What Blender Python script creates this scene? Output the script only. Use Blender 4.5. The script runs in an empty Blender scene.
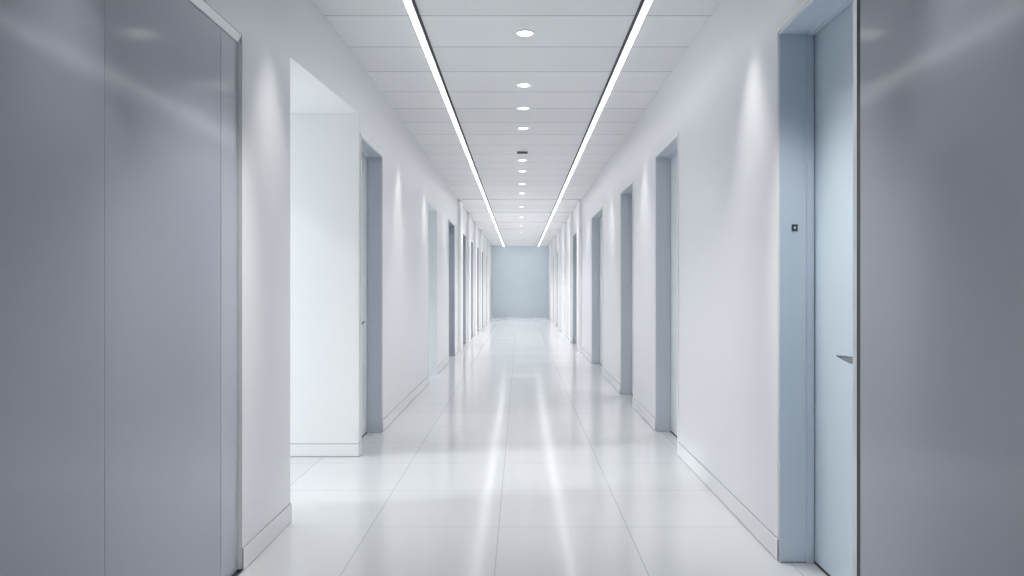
import bpy, bmesh, math
from mathutils import Vector, Matrix

S = bpy.context.scene
COL = S.collection
F = 711.0            # focal length in pixels at 1024 wide
CAM_Z = 1.30
XR, XL = 1.226, -1.235
XN = -1.27           # near stretch of the wall on the alcove side stands back a little
YN, YP = 3.93, 3.248  # its end at the alcove, the end of the sliding panel's bay
CEIL = 3.04
END = 30.5
BACK = -2.6

# ------------------------------------------------------------------ materials
def mat(name, col, rough=0.5, metal=0.0, spec=0.5, coat=0.0, coat_rough=0.1, coat_ior=1.5, bump=0.0, bump_scale=(40, 40, 40), var=0.0, ior=1.5):
    m = bpy.data.materials.new(name); m.use_nodes = True
    nt = m.node_tree; b = nt.nodes['Principled BSDF']
    b.inputs['Base Color'].default_value = (*col, 1)
    b.inputs['Roughness'].default_value = rough
    b.inputs['IOR'].default_value = ior
    b.inputs['Metallic'].default_value = metal
    b.inputs['Specular IOR Level'].default_value = spec
    b.inputs['Coat Weight'].default_value = coat
    b.inputs['Coat Roughness'].default_value = coat_rough
    b.inputs['Coat IOR'].default_value = coat_ior
    if bump or var:
        tc = nt.nodes.new('ShaderNodeTexCoord'); mp = nt.nodes.new('ShaderNodeMapping')
        mp.inputs['Scale'].default_value = bump_scale
        nz = nt.nodes.new('ShaderNodeTexNoise'); nz.inputs['Scale'].default_value = 1.0; nz.inputs['Detail'].default_value = 3
        nt.links.new(tc.outputs['Object'], mp.inputs[0]); nt.links.new(mp.outputs[0], nz.inputs['Vector'])
        if bump:
            bp = nt.nodes.new('ShaderNodeBump'); bp.inputs['Strength'].default_value = bump; bp.inputs['Distance'].default_value = 0.002
            nt.links.new(nz.outputs['Fac'], bp.inputs['Height']); nt.links.new(bp.outputs[0], b.inputs['Normal'])
        if var:
            mx = nt.nodes.new('ShaderNodeMix'); mx.data_type = 'RGBA'
            mx.inputs[6].default_value = (*[c * (1 - var) for c in col], 1); mx.inputs[7].default_value = (*[min(1, c * (1 + var)) for c in col], 1)
            nt.links.new(nz.outputs['Fac'], mx.inputs[0]); nt.links.new(mx.outputs[2], b.inputs['Base Color'])
    return m

def emis(name, col, strength):
    m = bpy.data.materials.new(name); m.use_nodes = True
    b = m.node_tree.nodes['Principled BSDF']
    b.inputs['Base Color'].default_value = (0.9, 0.9, 0.9, 1)
    b.inputs['Emission Color'].default_value = (*col, 1); b.inputs['Emission Strength'].default_value = strength
    return m

def seams(m, axes, dark, width):
    """Thin joint lines between panels or tiles: axes = [(axis, first, pitch)] in object metres."""
    nt = m.node_tree; b = nt.nodes['Principled BSDF']
    tc = nt.nodes.new('ShaderNodeTexCoord'); sp = nt.nodes.new('ShaderNodeSeparateXYZ')
    nt.links.new(tc.outputs['Object'], sp.inputs[0])
    def math_(op, a, v=None, c=None):
        n = nt.nodes.new('ShaderNodeMath'); n.operation = op
        for i, q in enumerate((a, v, c)):
            if q is None: continue
            if hasattr(q, 'is_output'): nt.links.new(q, n.inputs[i])
            else: n.inputs[i].default_value = q
        return n.outputs[0]
    line = None; tint = None
    for ax, first, pitch in axes:
        t = math_('DIVIDE', math_('SUBTRACT', sp.outputs[ax], first), pitch)
        d = math_('ABSOLUTE', math_('SUBTRACT', t, math_('ROUND', t)))
        l = math_('LESS_THAN', d, width / pitch / 2)
        line = l if line is None else math_('MAXIMUM', line, l)
        f = math_('FLOOR', t)
        tint = f if tint is None else math_('ADD', math_('MULTIPLY', tint, 7.3), f)
    wn = nt.nodes.new('ShaderNodeTexWhiteNoise'); wn.noise_dimensions = '1D'; nt.links.new(tint, wn.inputs['W'])
    col = b.inputs['Base Color'].default_value[:]
    a = nt.nodes.new('ShaderNodeMix'); a.data_type = 'RGBA'
    a.inputs[6].default_value = (*[c * 0.975 for c in col[:3]], 1); a.inputs[7].default_value = (*[min(1, c * 1.02) for c in col[:3]], 1)
    nt.links.new(wn.outputs['Value'], a.inputs[0])
    mx = nt.nodes.new('ShaderNodeMix'); mx.data_type = 'RGBA'
    nt.links.new(line, mx.inputs[0]); nt.links.new(a.outputs[2], mx.inputs[6]); mx.inputs[7].default_value = (*dark, 1)
    nt.links.new(mx.outputs[2], b.inputs['Base Color'])

M = {}
M['wall'] = mat('wall_paint', (0.775, 0.78, 0.805), rough=0.29, ior=1.5, bump=0.05, bump_scale=(30, 30, 30))
M['white'] = mat('white_paint', (0.88, 0.885, 0.89), rough=0.4, bump=0.04)
M['alcove'] = mat('alcove_paint', (0.84, 0.845, 0.845), rough=0.6, bump=0.04)
M['floor'] = mat('polished_tile', (0.575, 0.585, 0.60), rough=0.14, ior=1.8)
seams(M['floor'], [(0, -0.81, 0.695), (1, 4.55, 0.695)], (0.39, 0.40, 0.42), 0.005)
M['ceiling'] = mat('ceiling_panel', (0.88, 0.885, 0.89), rough=0.6)
seams(M['ceiling'], [(1, 4.56, 0.593)], (0.46, 0.47, 0.49), 0.011)
M['panel'] = mat('grey_satin_panel', (0.325, 0.345, 0.405), rough=0.45, spec=0.2, coat=1.0, coat_rough=0.13, coat_ior=1.7, bump=0.02, bump_scale=(6, 40, 1.5))
M['stile'] = mat('grey_satin_stile', (0.385, 0.405, 0.465), rough=0.45, spec=0.2, coat=1.0, coat_rough=0.13, coat_ior=1.7)
M['alu'] = mat('brushed_aluminium', (0.72, 0.73, 0.75), rough=0.28, metal=0.9, bump=0.02, bump_scale=(200, 200, 4))
M['rail'] = mat('polished_rail', (0.88, 0.885, 0.90), rough=0.3, metal=0.55, bump=0.01)
M['chrome'] = mat('chrome', (0.34, 0.35, 0.37), rough=0.22, metal=1.0, bump=0.01)
M['dark'] = mat('dark_gap', (0.05, 0.052, 0.06), rough=0.6, var=0.1)
M['joint'] = mat('joint_grey', (0.40, 0.41, 0.43), rough=0.6, var=0.1)
M['blue_frame'] = mat('blue_frame_paint', (0.74, 0.825, 0.91), rough=0.32, bump=0.03)
M['blue_leaf'] = mat('pale_blue_leaf', (0.57, 0.665, 0.735), rough=0.28, bump=0.02)
M['grey_frame'] = mat('grey_frame_paint', (0.60, 0.65, 0.70), rough=0.35, bump=0.03)
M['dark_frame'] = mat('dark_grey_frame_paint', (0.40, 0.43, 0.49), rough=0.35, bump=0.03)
M['grey_leaf'] = mat('grey_blue_leaf', (0.74, 0.77, 0.80), rough=0.35, bump=0.03)
M['end'] = mat('pale_blue_end_wall', (0.53, 0.60, 0.655), rough=0.55, bump=0.03)
M['led'] = emis('linear_light_diffuser', (0.985, 0.99, 1.0), 1.6)
M['lens'] = emis('downlight_lens', (1.0, 0.99, 0.97), 1.8)
g = bpy.data.materials.new('clear_glass'); g.use_nodes = True
nt = g.node_tree; nt.nodes.clear()
o_ = nt.nodes.new('ShaderNodeOutputMaterial'); mx_ = nt.nodes.new('ShaderNodeMixShader'); mx_.inputs[0].default_value = 0.07
tr_ = nt.nodes.new('ShaderNodeBsdfTransparent'); gl_ = nt.nodes.new('ShaderNodeBsdfGlossy'); gl_.inputs['Roughness'].default_value = 0.02
nt.links.new(tr_.outputs[0], mx_.inputs[1]); nt.links.new(gl_.outputs[0], mx_.inputs[2]); nt.links.new(mx_.outputs[0], o_.inputs[0])
M['glass'] = g

# ------------------------------------------------------------------ mesh helpers
class MB:
    """Collects boxes / prisms / lathes in several materials and links them as one mesh object."""
    def __init__(s): s.bm = bmesh.new(); s.mats = []
    def mi(s, m):
        if m not in s.mats: s.mats.append(m)
        return s.mats.index(m)
    def box(s, x0, x1, y0, y1, z0, z1, m, bevel=0.0):
        x0, x1 = sorted((x0, x1)); y0, y1 = sorted((y0, y1)); z0, z1 = sorted((z0, z1))
        v = [s.bm.verts.new((x, y, z)) for x in (x0, x1) for y in (y0, y1) for z in (z0, z1)]
        fs = [s.bm.faces.new([v[i] for i in q]) for q in ((0, 1, 3, 2), (4, 6, 7, 5), (0, 4, 5, 1), (2, 3, 7, 6), (0, 2, 6, 4), (1, 5, 7, 3))]
        if bevel:
            es = list({e for f in fs for e in f.edges})
            r = bmesh.ops.bevel(s.bm, geom=es, offset=bevel, segments=2, affect='EDGES', profile=0.6)
            fs = [f for f in s.bm.faces if f.is_valid and any(vv in set(r['verts']) or vv in v for vv in f.verts)]
        k = s.mi(m)
        for f in fs:
            if f.is_valid: f.material_index = k
        return s
    def hexa(s, pts, m):
        v = [s.bm.verts.new(p) for p in pts]
        k = s.mi(m)
        for q in ((0, 3, 2, 1), (4, 5, 6, 7), (0, 1, 5, 4), (1, 2, 6, 5), (2, 3, 7, 6), (3, 0, 4, 7)):
            s.bm.faces.new([v[i] for i in q]).material_index = k
        return s
    def lathe(s, prof, m, seg=32, origin=(0, 0, 0)):
        o = Vector(origin); k = s.mi(m); rings = []
        for r, z in prof:
            if r < 1e-6: rings.append([s.bm.verts.new(o + Vector((0, 0, z)))])
            else: rings.append([s.bm.verts.new(o + Vector((r * math.cos(2 * math.pi * i / seg), r * math.sin(2 * math.pi * i / seg), z))) for i in range(seg)])
        for a, b in zip(rings, rings[1:]):
            for i in range(seg):
                j = (i + 1) % seg
                vs = [a[i % len(a)], a[j % len(a)], b[j % len(b)], b[i % len(b)]]
                u = []
                for q in vs:
                    if q not in u: u.append(q)
                if len(u) > 2: f = s.bm.faces.new(u); f.material_index = k; f.smooth = True
        return s
    def sweep(s, pts, rad, m, seg=14):
        """Tube with elliptical sections rad=(r_side, r_up) per point along pts."""
        k = s.mi(m); P = [Vector(p) for p in pts]; rings = []
        for i, p in enumerate(P):
            t = (P[min(i + 1, len(P) - 1)] - P[max(i - 1, 0)]).normalized()
            up = Vector((0, 0, 1)); side = t.cross(up).normalized(); upv = side.cross(t)
            ra, rb = rad[i]
            rings.append([s.bm.verts.new(p + side * ra * math.cos(2 * math.pi * j / seg) + upv * rb * math.sin(2 * math.pi * j / seg)) for j in range(seg)])
        for a, b in zip(rings, rings[1:]):
            for j in range(seg):
                f = s.bm.faces.new((a[j], a[(j + 1) % seg], b[(j + 1) % seg], b[j])); f.material_index = k; f.smooth = True
        s.bm.faces.new(rings[0][::-1]).material_index = k; s.bm.faces.new(rings[-1]).material_index = k
        return s
    def build(s, name, parent=None):
        bmesh.ops.recalc_face_normals(s.bm, faces=s.bm.faces)
        me = bpy.data.meshes.new(name); s.bm.to_mesh(me); s.bm.free()
        for m in s.mats: me.materials.append(m)
        ob = bpy.data.objects.new(name, me); COL.objects.link(ob)
        if parent: 
            ob.parent = parent; ob.matrix_parent_inverse = Matrix.Translation(-parent.location)
        return ob

def tag(o, label=None, cat=None, group=None, kind=None):
    for k, v in (('label', label), ('category', cat), ('group', group), ('kind', kind)):
        if v: o[k] = v
    return o
def empty(name, loc, **kw):
    o = bpy.data.objects.new(name, None); o.location = loc; o.empty_display_size = 0.2; COL.objects.link(o)
    return tag(o, **kw)
def struct(o, label, cat): return tag(o, label, cat, kind='structure')

DEPTH = 0.16        # depth of a door recess
DTOP = 2.50
WT = 0.34           # wall thickness

# openings along each wall: (near y, far y, top z)
R_OPEN = [(2.603, 3.366, 2.505), (5.517, 6.41, 2.475), (7.71, 8.63, 2.44), (10.55, 12.1, 2.48),
          (15.1, 16.4, 2.48), (22.5, 23.6, 2.46), (25.1, 26.2, 2.46)]
L_OPEN = [(YN, 5.45, None), (5.52, 6.36, 2.47), (9.62, 10.55, 2.44), (12.3, 13.4, 2.46),
          (15.05, 16.15, 2.46), (17.55, 18.6, 2.46), (20.1, 21.2, 2.46), (22.5, 23.7, 2.46), (25.1, 26.2, 2.46)]

# alcove head line: rises slightly with depth
def alc_top(y): return 2.571 + (y - YN) / (5.45 - YN) * (2.634 - 2.571)

# ------------------------------------------------------------------ floor, ceiling, walls
f = MB(); f.box(-4.2, XR + WT, BACK - 0.2, END + 0.2, -0.12, 0.0, M['floor'])
struct(f.build('floor'), 'glossy pale grey tiled floor running the length of the corridor', 'floor')

c = MB(); c.box(XL - WT, XR + WT, BACK - 0.2, END + 0.2, CEIL, CEIL + 0.12, M['ceiling'])
struct(c.build('ceiling'), 'light grey panelled ceiling with thin cross joints', 'ceiling')

def wall(name, x_in, x_out, opens, label, alc=False):
    w = MB(); y = BACK
    for (a, b, top) in opens:
        if top is None:
            w.box(XN - 0.034, x_out, y, YP, 0, CEIL, M['wall']); w.box(XN, XN - 0.034, y, YP, 2.452, CEIL, M['wall'])
            w.box(XN, x_out, YP, a, 0, CEIL, M['wall'])
        elif a > y + 1e-4: w.box(x_in, x_out, y, a, 0, CEIL, M['wall'])
        if top is None:
            ta, tb = alc_top(a), alc_top(b)
            xo = XN - 0.001
            w.hexa([(XN, a, ta), (x_in, b, tb), (xo, b, tb), (xo, a, ta), (XN, a, CEIL), (x_in, b, CEIL), (xo, b, CEIL), (xo, a, CEIL)], M['wall'])
        else: w.box(x_in, x_out, a, b, top, CEIL, M['wall'])
        y = b
    w.box(x_in, x_out, y, END, 0, CEIL, M['wall'])
    # back of the closed recesses
    return struct(w.build(name), label, 'wall')
wall('wall_right', XR, XR + WT, R_OPEN, 'light grey satin wall with seven recessed doors and a blue first door')
wall('wall_left', XL, XL - WT, L_OPEN, 'light grey satin wall broken by the sunlit alcove opening')

e = MB(); e.box(XL - WT, XR + WT, END, END + 0.15, 0, CEIL, M['end'])
struct(e.build('wall_end'), 'pale blue end wall closing the far end of the corridor', 'wall')
e = MB(); e.box(XL - WT, XR + WT, BACK - 0.15, BACK, 0, CEIL, M['panel'])
struct(e.build('wall_back'), 'dark grey wall closing the corridor behind the viewer', 'wall')

# baseboards
def baseboard(name, x, sgn, spans, label):
    b = MB()
    x_ = x
    for a, c_ in spans:
        x = XN if (sgn < 0 and c_ < 4) else x_
        b.box(x, x - sgn * 0.008, a, c_, 0.006, 0.102, M['wall'])
        b.box(x, x - sgn * 0.004, a, c_, 0.102, 0.108, M['joint'])
        b.box(x, x - sgn * 0.005, a, c_, 0.0, 0.006, M['joint'])
    return struct(b.build(name), label, 'baseboard')
def spans(start, opens):
    out, y = [], start
    for a, b, t in opens:
        if a > y + 0.01: out.append((y, a))
        y = max(y, b)
    out.append((y, END)); return out
q = MB(); q.box(-2.55, XL, 5.447, 5.439, 0.006, 0.096, M['alcove']); q.box(-2.55, XL, 5.447, 5.443, 0.096, 0.102, M['joint']); q.box(-2.55, XL, 5.447, 5.442, 0.0, 0.006, M['joint'])
struct(q.build('baseboard_alcove'), 'low white baseboard along the back wall of the sunlit alcove', 'baseboard')
baseboard('baseboard_right', XR, 1, spans(3.366, R_OPEN[1:]), 'low grey baseboard along the wall of recessed doors')
baseboard('baseboard_left', XL, -1, [(YP, YN)] + spans(5.45, L_OPEN[1:]), 'low grey baseboard along the wall with the alcove')

# ------------------------------------------------------------------ side rooms on the window side
WX = -2.55
def side_room(n, y0, y1, ceil_f, name, head):
    """A shallow bay of daylight behind an opening: end walls, soffit, window wall with glazing."""
    w = MB(); 
    w.box(XL - (0.001 if n == 1 else WT), WX - 0.2, y1 - (0.003 if n == 1 else 0), y1 + 0.068, 0, CEIL, M['alcove'])
    struct(w.build('wall_%s_far' % name), 'bright white wall at the back of the sunlit alcove' if n == 1 else 'white wall inside the open doorway', 'wall')
    w = MB(); w.box(XL - WT, WX - 0.2, y0 - 0.12, y0, 0, CEIL, M['alcove'])
    struct(w.build('wall_%s_near' % name), 'white return wall on the near side of the %s' % ('alcove' if n == 1 else 'open doorway'), 'wall')
    w = MB(); za, zb = ceil_f(y0), ceil_f(y1); xi = (XN - 0.001) if n == 1 else XL - WT; xo = WX - 0.2
    w.hexa([(xi, y0, za), (xi, y1, zb), (xo, y1, zb), (xo, y0, za), (xi, y0, CEIL), (xi, y1, CEIL), (xo, y1, CEIL), (xo, y0, CEIL)], M['alcove'])
    struct(w.build('ceiling_%s' % name), 'white soffit over the %s' % ('sunlit alcove' if n == 1 else 'open doorway bay'), 'ceiling')
    w = empty('window_%d' % n, (WX, (y0 + y1) / 2, 0), label='full height window of the %s' % ('sunlit alcove' if n == 1 else 'open doorway bay'), cat='window', kind='structure')
    fr = MB(); t = 0.05
    fr.box(WX, WX - 0.08, y0, y0 + t, 0, head, M['alu']); fr.box(WX, WX - 0.08, y1 - t, y1, 0, head, M['alu'])
    fr.box(WX, WX - 0.08, y0 + t, y1 - t, 0, t, M['alu']); fr.box(WX, WX - 0.08, y0 + t, y1 - t, head - t, head, M['alu'])
    fr.build('window_frame', w)
    p = MB(); p.box(WX - 0.035, WX - 0.045, y0 + t, y1 - t, t, head - t, M['glass']); p.build('window_pane', w)
    h = MB(); h.box(WX, WX - 0.2, y0, y1, head, max(za, zb) + 0.02, M['alcove'])
    struct(h.build('wall_%s_header' % name), 'white strip of wall above the %s window' % name, 'wall')
side_room(1, YN, 5.45, alc_top, 'alcove', 2.52)
side_room(2, 9.60, 10.56, lambda y: 2.56, 'bay', 2.0)

# ------------------------------------------------------------------ doors
def lever(parent, x, y, z, side, L, m):
    """Lever handle: rose, neck and a lever tapering to a point along +y. side = -1 sticks out towards -x."""
    h = MB()
    rose = [(0.0, 0.0), (0.026, 0.0), (0.026, 0.006), (0.022, 0.009), (0.0, 0.009)]
    seg = 24
    k = h.mi(m); rings = []
    for r, d in rose:
        rings.append([h.bm.verts.new((x + side * d, y + max(r, 1e-4) * math.cos(2 * math.pi * i / seg), z + max(r, 1e-4) * math.sin(2 * math.pi * i / seg))) for i in range(seg)])
    for a, b in zip(rings, rings[1:]):
        for i in range(seg): h.bm.faces.new((a[i], a[(i + 1) % seg], b[(i + 1) % seg], b[i])).smooth = True
    h.sweep([(x, y, z), (x + side * 0.03, y, z), (x + side * 0.048, y + 0.004, z), (x + side * 0.054, y + 0.02, z), (x + side * 0.056, y + 0.06, z + 0.001),
             (x + side * 0.056, y + L * 0.6, z + 0.003), (x + side * 0.055, y + L, z + 0.006)],
            [(0.010, 0.010), (0.010, 0.010), (0.012, 0.014), (0.012, 0.0145), (0.012, 0.0145), (0.010, 0.011), (0.003, 0.003)], m)
    return h.build('door_handle', parent)

dn = [0]
def door(wall_x, side, a, b, top, fm, lm, label, handle=None, edge=True, DEPTH=0.13):
    """side = +1 right wall (recess towards +x)."""
    dn[0] += 1
    r = empty('door_%d' % dn[0], (wall_x + side * DEPTH, (a + b) / 2, 0), label=label, cat='door', kind='structure')
    t = 0.012
    j = MB()
    xa, xb = wall_x - side * 0.002, wall_x + side * (DEPTH + 0.07)
    j.box(xa, xb, a, a + t, 0, top, fm); j.box(xa, xb, b - t, b, 0, top, fm); j.box(xa, xb, a + t, b - t, top - t, top, fm)
    # rebate stop standing in front of the leaf
    xs0, xs1 = wall_x + side * (DEPTH - 0.035), wall_x + side * (DEPTH - 0.003)
    j.box(xs0, xs1, b - t - 0.010, b - t, 0, top - t, fm); j.box(xs0, xs1, a + t, a + t + 0.010, 0, top - t, fm); j.box(xs0, xs1, a + t, b - t, top - t - 0.010, top - t, fm)
    j.box(xs1, xb, a + t, b - t, 0.0, 0.008, M['dark']); j.box(xa, xs1, b - t - 0.004, b - t, 0.0, 0.005, M['joint'])
    j.build('door_frame', r)
    if edge:
        q = MB(); w = 0.022; p = wall_x - side * 0.006; x0 = wall_x + side * 0.004
        q.box(p, x0, a - w, a, 0, top + w, M['white']); q.box(p, x0, b, b + w * 0.5, 0, top + w, M['white']); q.box(p, x0, a, b, top, top + w, M['white'])
        q.build('edge_trim', r)
    l = MB(); xl0, xl1 = wall_x + side * DEPTH, wall_x + side * (DEPTH + 0.045)
    l.box(xl0, xl1, a + t + 0.004, b - t - 0.004, 0.012, top - t - 0.006, lm)
    leaf = l.build('door_leaf', r)
    k = MB(); k.box(xl1 + side * 0.004, xl1 + side * 0.02, a + t, b - t, 0.004, top - t, M['dark']); k.build('backing', r)
    if handle:
        lever(leaf, xl0, handle[0], handle[1], -side, handle[2], M['chrome'])
    return r

d = door(XR, 1, *R_OPEN[0], M['blue_frame'], M['blue_leaf'], 'tall pale blue door with lever handle beside the grey cladding panel', (2.80, 1.005, 0.185), edge=False, DEPTH=0.16)
# bright steel edge of the first door's frame
q = MB(); q.box(XR - 0.007, XR + 0.02, 2.568, 2.603, 0, 2.53, M['alu']); q.box(XR - 0.006, XR + 0.004, 3.366, 3.376, 0, 2.53, M['white'])
q.box(XR - 0.007, XR + 0.004, 2.603, 3.366, 2.505, 2.53, M['white']); q.build('edge_trim', d)
# small square latch plate in the far jamb
z0 = 1.579; x0 = 1.295
q = MB(); q.box(x0 - 0.014, x0 + 0.014, 3.354, 3.350, z0 - 0.016, z0 + 0.016, M['dark'], 0.001); q.box(x0 - 0.005, x0 + 0.005, 3.3505, 3.3485, z0 - 0.006, z0 + 0.006, M['alu'])
tag(q.build('latch_plate', d), 'small square dark latch plate')
door(XR, 1, *R_OPEN[1], M['grey_frame'], M['grey_leaf'], 'grey recessed door, the next one beyond the pale blue door', (5.75, 1.0, 0.14))
door(XR, 1, *R_OPEN[2], M['grey_frame'], M['grey_leaf'], 'grey recessed door, second beyond the pale blue door', (7.95, 1.0, 0.14))
door(XR, 1, *R_OPEN[3], M['grey_frame'], M['grey_leaf'], 'wide grey recessed door, third beyond the pale blue door', (10.8, 1.0, 0.14))
for o_, s_ in zip(R_OPEN[4:], ('fourth beyond the pale blue door', 'fifth beyond the pale blue door', 'farthest on the side of the pale blue door')):
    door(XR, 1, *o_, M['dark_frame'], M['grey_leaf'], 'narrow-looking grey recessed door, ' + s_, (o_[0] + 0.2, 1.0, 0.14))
door(XL, -1, *L_OPEN[1], M['grey_frame'], M['grey_leaf'], 'grey recessed door at the corner of the bright alcove', (5.80, 1.0, 0.20))
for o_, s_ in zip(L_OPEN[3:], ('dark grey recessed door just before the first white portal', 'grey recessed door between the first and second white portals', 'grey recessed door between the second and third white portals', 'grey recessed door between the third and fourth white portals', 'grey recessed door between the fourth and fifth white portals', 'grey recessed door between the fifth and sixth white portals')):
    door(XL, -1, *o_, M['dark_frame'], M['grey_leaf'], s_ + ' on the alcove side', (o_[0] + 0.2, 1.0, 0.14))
# white lining of the open doorway on the alcove side
q = MB(); a, b, top = L_OPEN[2]; xo = XL - WT
q.box(XL + 0.004, xo, a, a + 0.012, 0, top, M['grey_leaf']); q.box(XL + 0.004, xo, b - 0.012, b, 0, top, M['grey_leaf']); q.box(XL + 0.004, xo, a, b, top - 0.012, top, M['grey_leaf'])
struct(q.build('trim_8'), 'pale grey lining of the open doorway beyond the alcove', 'trim')

# ------------------------------------------------------------------ white portals in the far corridor
PORT = [14.1, 16.5, 19.0, 21.5, 24.1, 26.6]
LEDX = (-0.685, 0.782)
words = ['first', 'second', 'third', 'fourth', 'fifth', 'sixth']
for i, y in enumerate(PORT):
    p = MB(); d0 = 0.55
    p.box(XL, XL + 0.06, y, y + d0, 0, CEIL - 0.03, M['white']); p.box(XR, XR - 0.06, y, y + d0, 0, CEIL - 0.03, M['white'])
    for x0, x1 in ((XL, LEDX[0] - 0.045), (LEDX[0] + 0.055, LEDX[1] - 0.055), (LEDX[1] + 0.045, XR)):
        p.box(x0, x1, y, y + d0, CEIL - 0.012, CEIL, M['white'])
    struct(p.build('trim_%d' % (i + 1)), 'white portal band around the corridor, %s towards the far end' % words[i], 'trim')

# ------------------------------------------------------------------ near grey panels
PX = XN - 0.015; PB = XN - 0.031; PE = YP - 0.002
def px_y(px): return F * -PX / (520 - px)
sp = empty('sliding_panel', (PX, 1.0, 0), label='large grey sliding wall panel with a pale top edge, running on a floor track', cat='sliding door')
y1, y2 = 2.20, 3.055
q = MB(); q.box(PB, PX, BACK + 0.01, y1 - 0.001, 0.014, 2.410, M['panel']); q.box(PB, PX, y1 + 0.001, y2 - 0.002, 0.014, 2.410, M['panel']); q.box(PB, PX - 0.004, y1 - 0.001, y1 + 0.001, 0.014, 2.410, M['joint'])
q.build('panel_face', sp)
q = MB(); q.box(PB, PX, y2 + 0.002, PE - 0.012, 0.014, 2.410, M['stile']); q.box(PB, PX - 0.005, y2 - 0.002, y2 + 0.002, 0.014, 2.410, M['dark'])
q.build('end_stile', sp)
q = MB(); zb, zt = 2.412, 2.450
q.hexa([(PB, BACK + 0.01, zb), (PX + 0.004, BACK + 0.01, zb), (PX + 0.004, PE, zb), (PB, PE, zb),
        (PB, BACK + 0.01, zt), (PX + 0.014, BACK + 0.01, zt), (PX + 0.014, PE, zt), (PB, PE, zt)], M['rail'])
q.hexa([(PB, PE - 0.011, 0.014), (PX + 0.001, PE - 0.011, 0.014), (XN + 0.001, PE + 0.0015, 0.014), (PB, PE + 0.0015, 0.014),
        (PB, PE - 0.011, zb), (PX + 0.001, PE - 0.011, zb), (XN + 0.001, PE + 0.0015, zb), (PB, PE + 0.0015, zb)], M['white'])
tag(q.build('edge_rail', sp), 'pale metal edge rail')
q = MB(); q.box(PB, XN + 0.006, BACK + 0.01, PE, 0.0, 0.004, M['dark']); q.box(XN + 0.006, XN + 0.012, BACK + 0.01, PE, 0.0, 0.010, M['alu']); q.box(PX - 0.008, PX - 0.002, BACK + 0.01, PE, 0.0, 0.012, M['dark'])
q.build('floor_track', sp)

cp = empty('cladding_panel', (XR, 0.5, 0), label='large grey satin cladding panel on the wall beside the pale blue door', cat='wall panel')
q = MB(); q.box(XR - 0.004, XR - 0.012, BACK + 0.01, 2.536, 0.01, CEIL - 0.01, M['panel']); q.build('panel_face', cp)
q = MB(); q.box(XR - 0.002, XR - 0.010, 2.536, 2.567, 0.01, CEIL - 0.01, M['dark'], 0.0); tag(q.build('edge_gap', cp), 'dark edge strip')

# ------------------------------------------------------------------ ceiling lights
for x, inner, lab in ((LEDX[0], 1, 'long white linear ceiling light, on the alcove side of the downlights'), (LEDX[1], -1, 'long white linear ceiling light, on the blue door side of the downlights')):
    r = empty('linear_light', (x, 15, CEIL), label=lab, cat='light', group='linear ceiling lights')
    y0, y1 = 4.1, END - 0.05
    h = MB(); h.box(x - 0.028, x + 0.028, y0, y1, CEIL - 0.004, CEIL + 0.02, M['alu']); h.build('housing', r)
    l = MB(); l.box(x - 0.020, x + 0.020, y0 + 0.01, y1 - 0.01, CEIL - 0.009, CEIL - 0.004, M['led']); l.build('diffuser', r)
    k = MB(); xa = x + inner * 0.029; k.box(xa, xa + inner * 0.018, y0, y1, CEIL - 0.006, CEIL - 0.001, M['dark']); tag(k.build('shadow_gap', r), 'thin dark strip beside the diffuser')

DX = 0.034
ys = [4.87, 6.12, 6.91, 7.78, 9.74, 10.66, 12.0, 13.2, 15.4, 17.7, 20.2, 22.8, 25.4]
ordw = ['nearest', 'second', 'third', 'fourth', 'fifth', 'sixth', 'seventh', 'eighth', 'ninth', 'tenth', 'eleventh', 'twelfth', 'thirteenth']
proto = None
for i, y in enumerate(ys):
    lab = ('small round ceiling downlight, the nearest in the centre row' if i == 0 else 'small round ceiling downlight, %s from the near end of the row' % ordw[i])
    if proto is None:
        proto = empty('downlight', (DX, y, CEIL))
        b = MB(); b.lathe([(0.052, 0.002), (0.052, -0.004), (0.058, -0.008), (0.066, -0.007), (0.070, -0.001), (0.070, 0.002)], M['white']); tr = b.build('trim_ring', proto)
        b = MB(); b.lathe([(0.0, -0.007), (0.03, -0.0065), (0.048, -0.004), (0.0515, -0.001)], M['lens']); ln = b.build('lens', proto)
        tr.matrix_parent_inverse = Matrix(); ln.matrix_parent_inverse = Matrix()
        o = proto; parts = [tr, ln]
    else:
        o = proto.copy(); COL.objects.link(o); o.location = (DX, y, CEIL)
        for p in parts:
            cpy = p.copy(); COL.objects.link(cpy); cpy.parent = o; cpy.matrix_parent_inverse = Matrix()
    tag(o, lab, 'downlight', 'downlights in the centre row')
# slot vent between the fourth and fifth downlights
v = empty('slot_vent', (0.03, 9.16, CEIL), label='small dark slot vent between the fourth and fifth ceiling downlights', cat='vent')
q = MB(); q.box(-0.045, 0.105, 9.10, 9.22, CEIL - 0.006, CEIL - 0.001, M['alu']); q.build('vent_frame', v)
q = MB()
for k in range(4): q.box(-0.037, 0.097, 9.107 + k * 0.028, 9.127 + k * 0.028, CEIL - 0.014, CEIL - 0.006, M['dark'])
q.build('grille', v)

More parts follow.
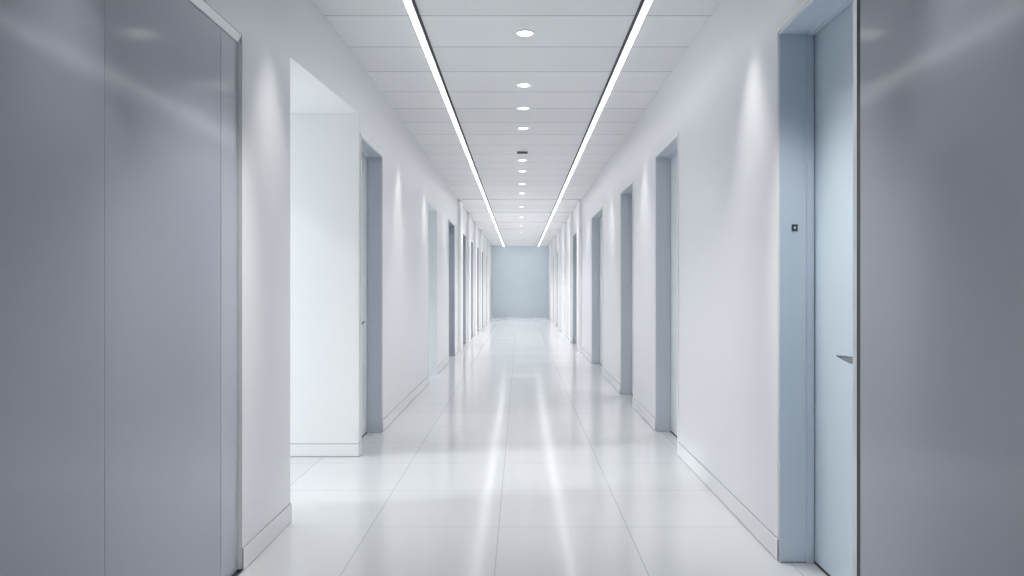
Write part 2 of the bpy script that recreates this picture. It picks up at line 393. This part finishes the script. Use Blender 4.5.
# ------------------------------------------------------------------ lamps
def spot(name, loc, target, energy, angle, blend, size, col=(1, 0.985, 0.96)):
    L = bpy.data.lights.new(name, 'SPOT'); L.energy = energy; L.spot_size = math.radians(angle); L.spot_blend = blend; L.shadow_soft_size = size; L.color = col
    o = bpy.data.objects.new(name, L); COL.objects.link(o); o.location = loc
    o.rotation_euler = (Vector(target) - Vector(loc)).to_track_quat('-Z', 'Y').to_euler()
    return o
for y in [4.27] + ys + [27.8]:
    spot('downlight_lamp', (DX, y, CEIL - 0.03), (DX, y, 0), (42 if y < 4.5 else 9 if y < 6.5 else 15 if y < 9 else 13 if y < 13 else 46 if y < 16 else 76), 100 if y < 4.5 else 124, 1.0, 0.09 if y < 4.5 else 0.055)
for s in (-1, 1): spot('end_wall_fill', (s * 0.45, 28.0, CEIL - 0.03), (s * 0.55, END, 1.15), 19, 110, 1.0, 0.05)  # fill spots without fixtures, added to brighten the far end wall
for s in (-1, 1): spot('panel_fill', (s * 0.1, 3.55, CEIL - 0.02), (s * 1.2, 2.72, 1.15), 66, 46, 1.0, 0.05)  # added fill, one per side, lifting the inner part of the near panels
spot('door_jamb_fill', (0.95, 2.70, CEIL - 0.02), (1.32, 3.37, 1.0), 18, 36, 1.0, 0.03)  # extra fill spot, added only to light the blue door's far jamb
for x, s, yy in ((XL, 1, [2.0, 3.60, 7.2, 9.15, 11.6, 14.4, 16.9, 19.3]), (XR, -1, [1.92, 3.74, 7.0, 9.5, 12.8, 14.4, 16.9, 19.3])):
    for y in yy:
        if y < 3: spot('wall_washer_lamp', (x + s * 0.20, y, CEIL - 0.02), (x + s * 0.10, y, 0), 22, 38, 0.8, 0.03)
        else: spot('wall_washer_lamp', (x + s * 0.24, y, CEIL - 0.02), (x + s * 0.13, y, 0), 25 if y < 5 else 24, 50, 1.0, 0.03)

# daylight: sun through the alcove and the open doorway, pale sky
SL = bpy.data.lights.new('sun', 'SUN'); SL.energy = 0.62; SL.angle = math.radians(5); SL.color = (0.97, 0.99, 1.0)
so = bpy.data.objects.new('sun', SL); COL.objects.link(so)
el, ph = math.radians(31), math.radians(11)
so.rotation_euler = Vector((math.cos(el) * math.cos(ph), math.cos(el) * math.sin(ph), -math.sin(el))).to_track_quat('-Z', 'Y').to_euler()
W = bpy.data.worlds.new('daylight'); S.world = W; W.use_nodes = True
bg = W.node_tree.nodes['Background']; bg.inputs[0].default_value = (0.90, 0.96, 1.0, 1); bg.inputs[1].default_value = 0.9

# ------------------------------------------------------------------ camera
cam = bpy.data.cameras.new('camera'); co = bpy.data.objects.new('camera', cam); COL.objects.link(co)
cam.sensor_width = 36; cam.lens = 36 * F / 1024
co.location = (0, 0, CAM_Z); co.rotation_euler = (math.pi / 2, 0, 0)
cam.shift_x = -8 / 1024; cam.shift_y = -1 / 1024
cam.clip_start = 0.02; cam.clip_end = 200
S.camera = co
vs = S.view_settings; vs.view_transform = 'Standard'; vs.look = 'None'; vs.exposure = 1.62; vs.gamma = 1.0; vs.use_curve_mapping = False
S.cycles.max_bounces = 12; S.cycles.diffuse_bounces = 6; S.cycles.glossy_bounces = 6
S.cycles.use_denoising = True; S.cycles.sample_clamp_indirect = 8
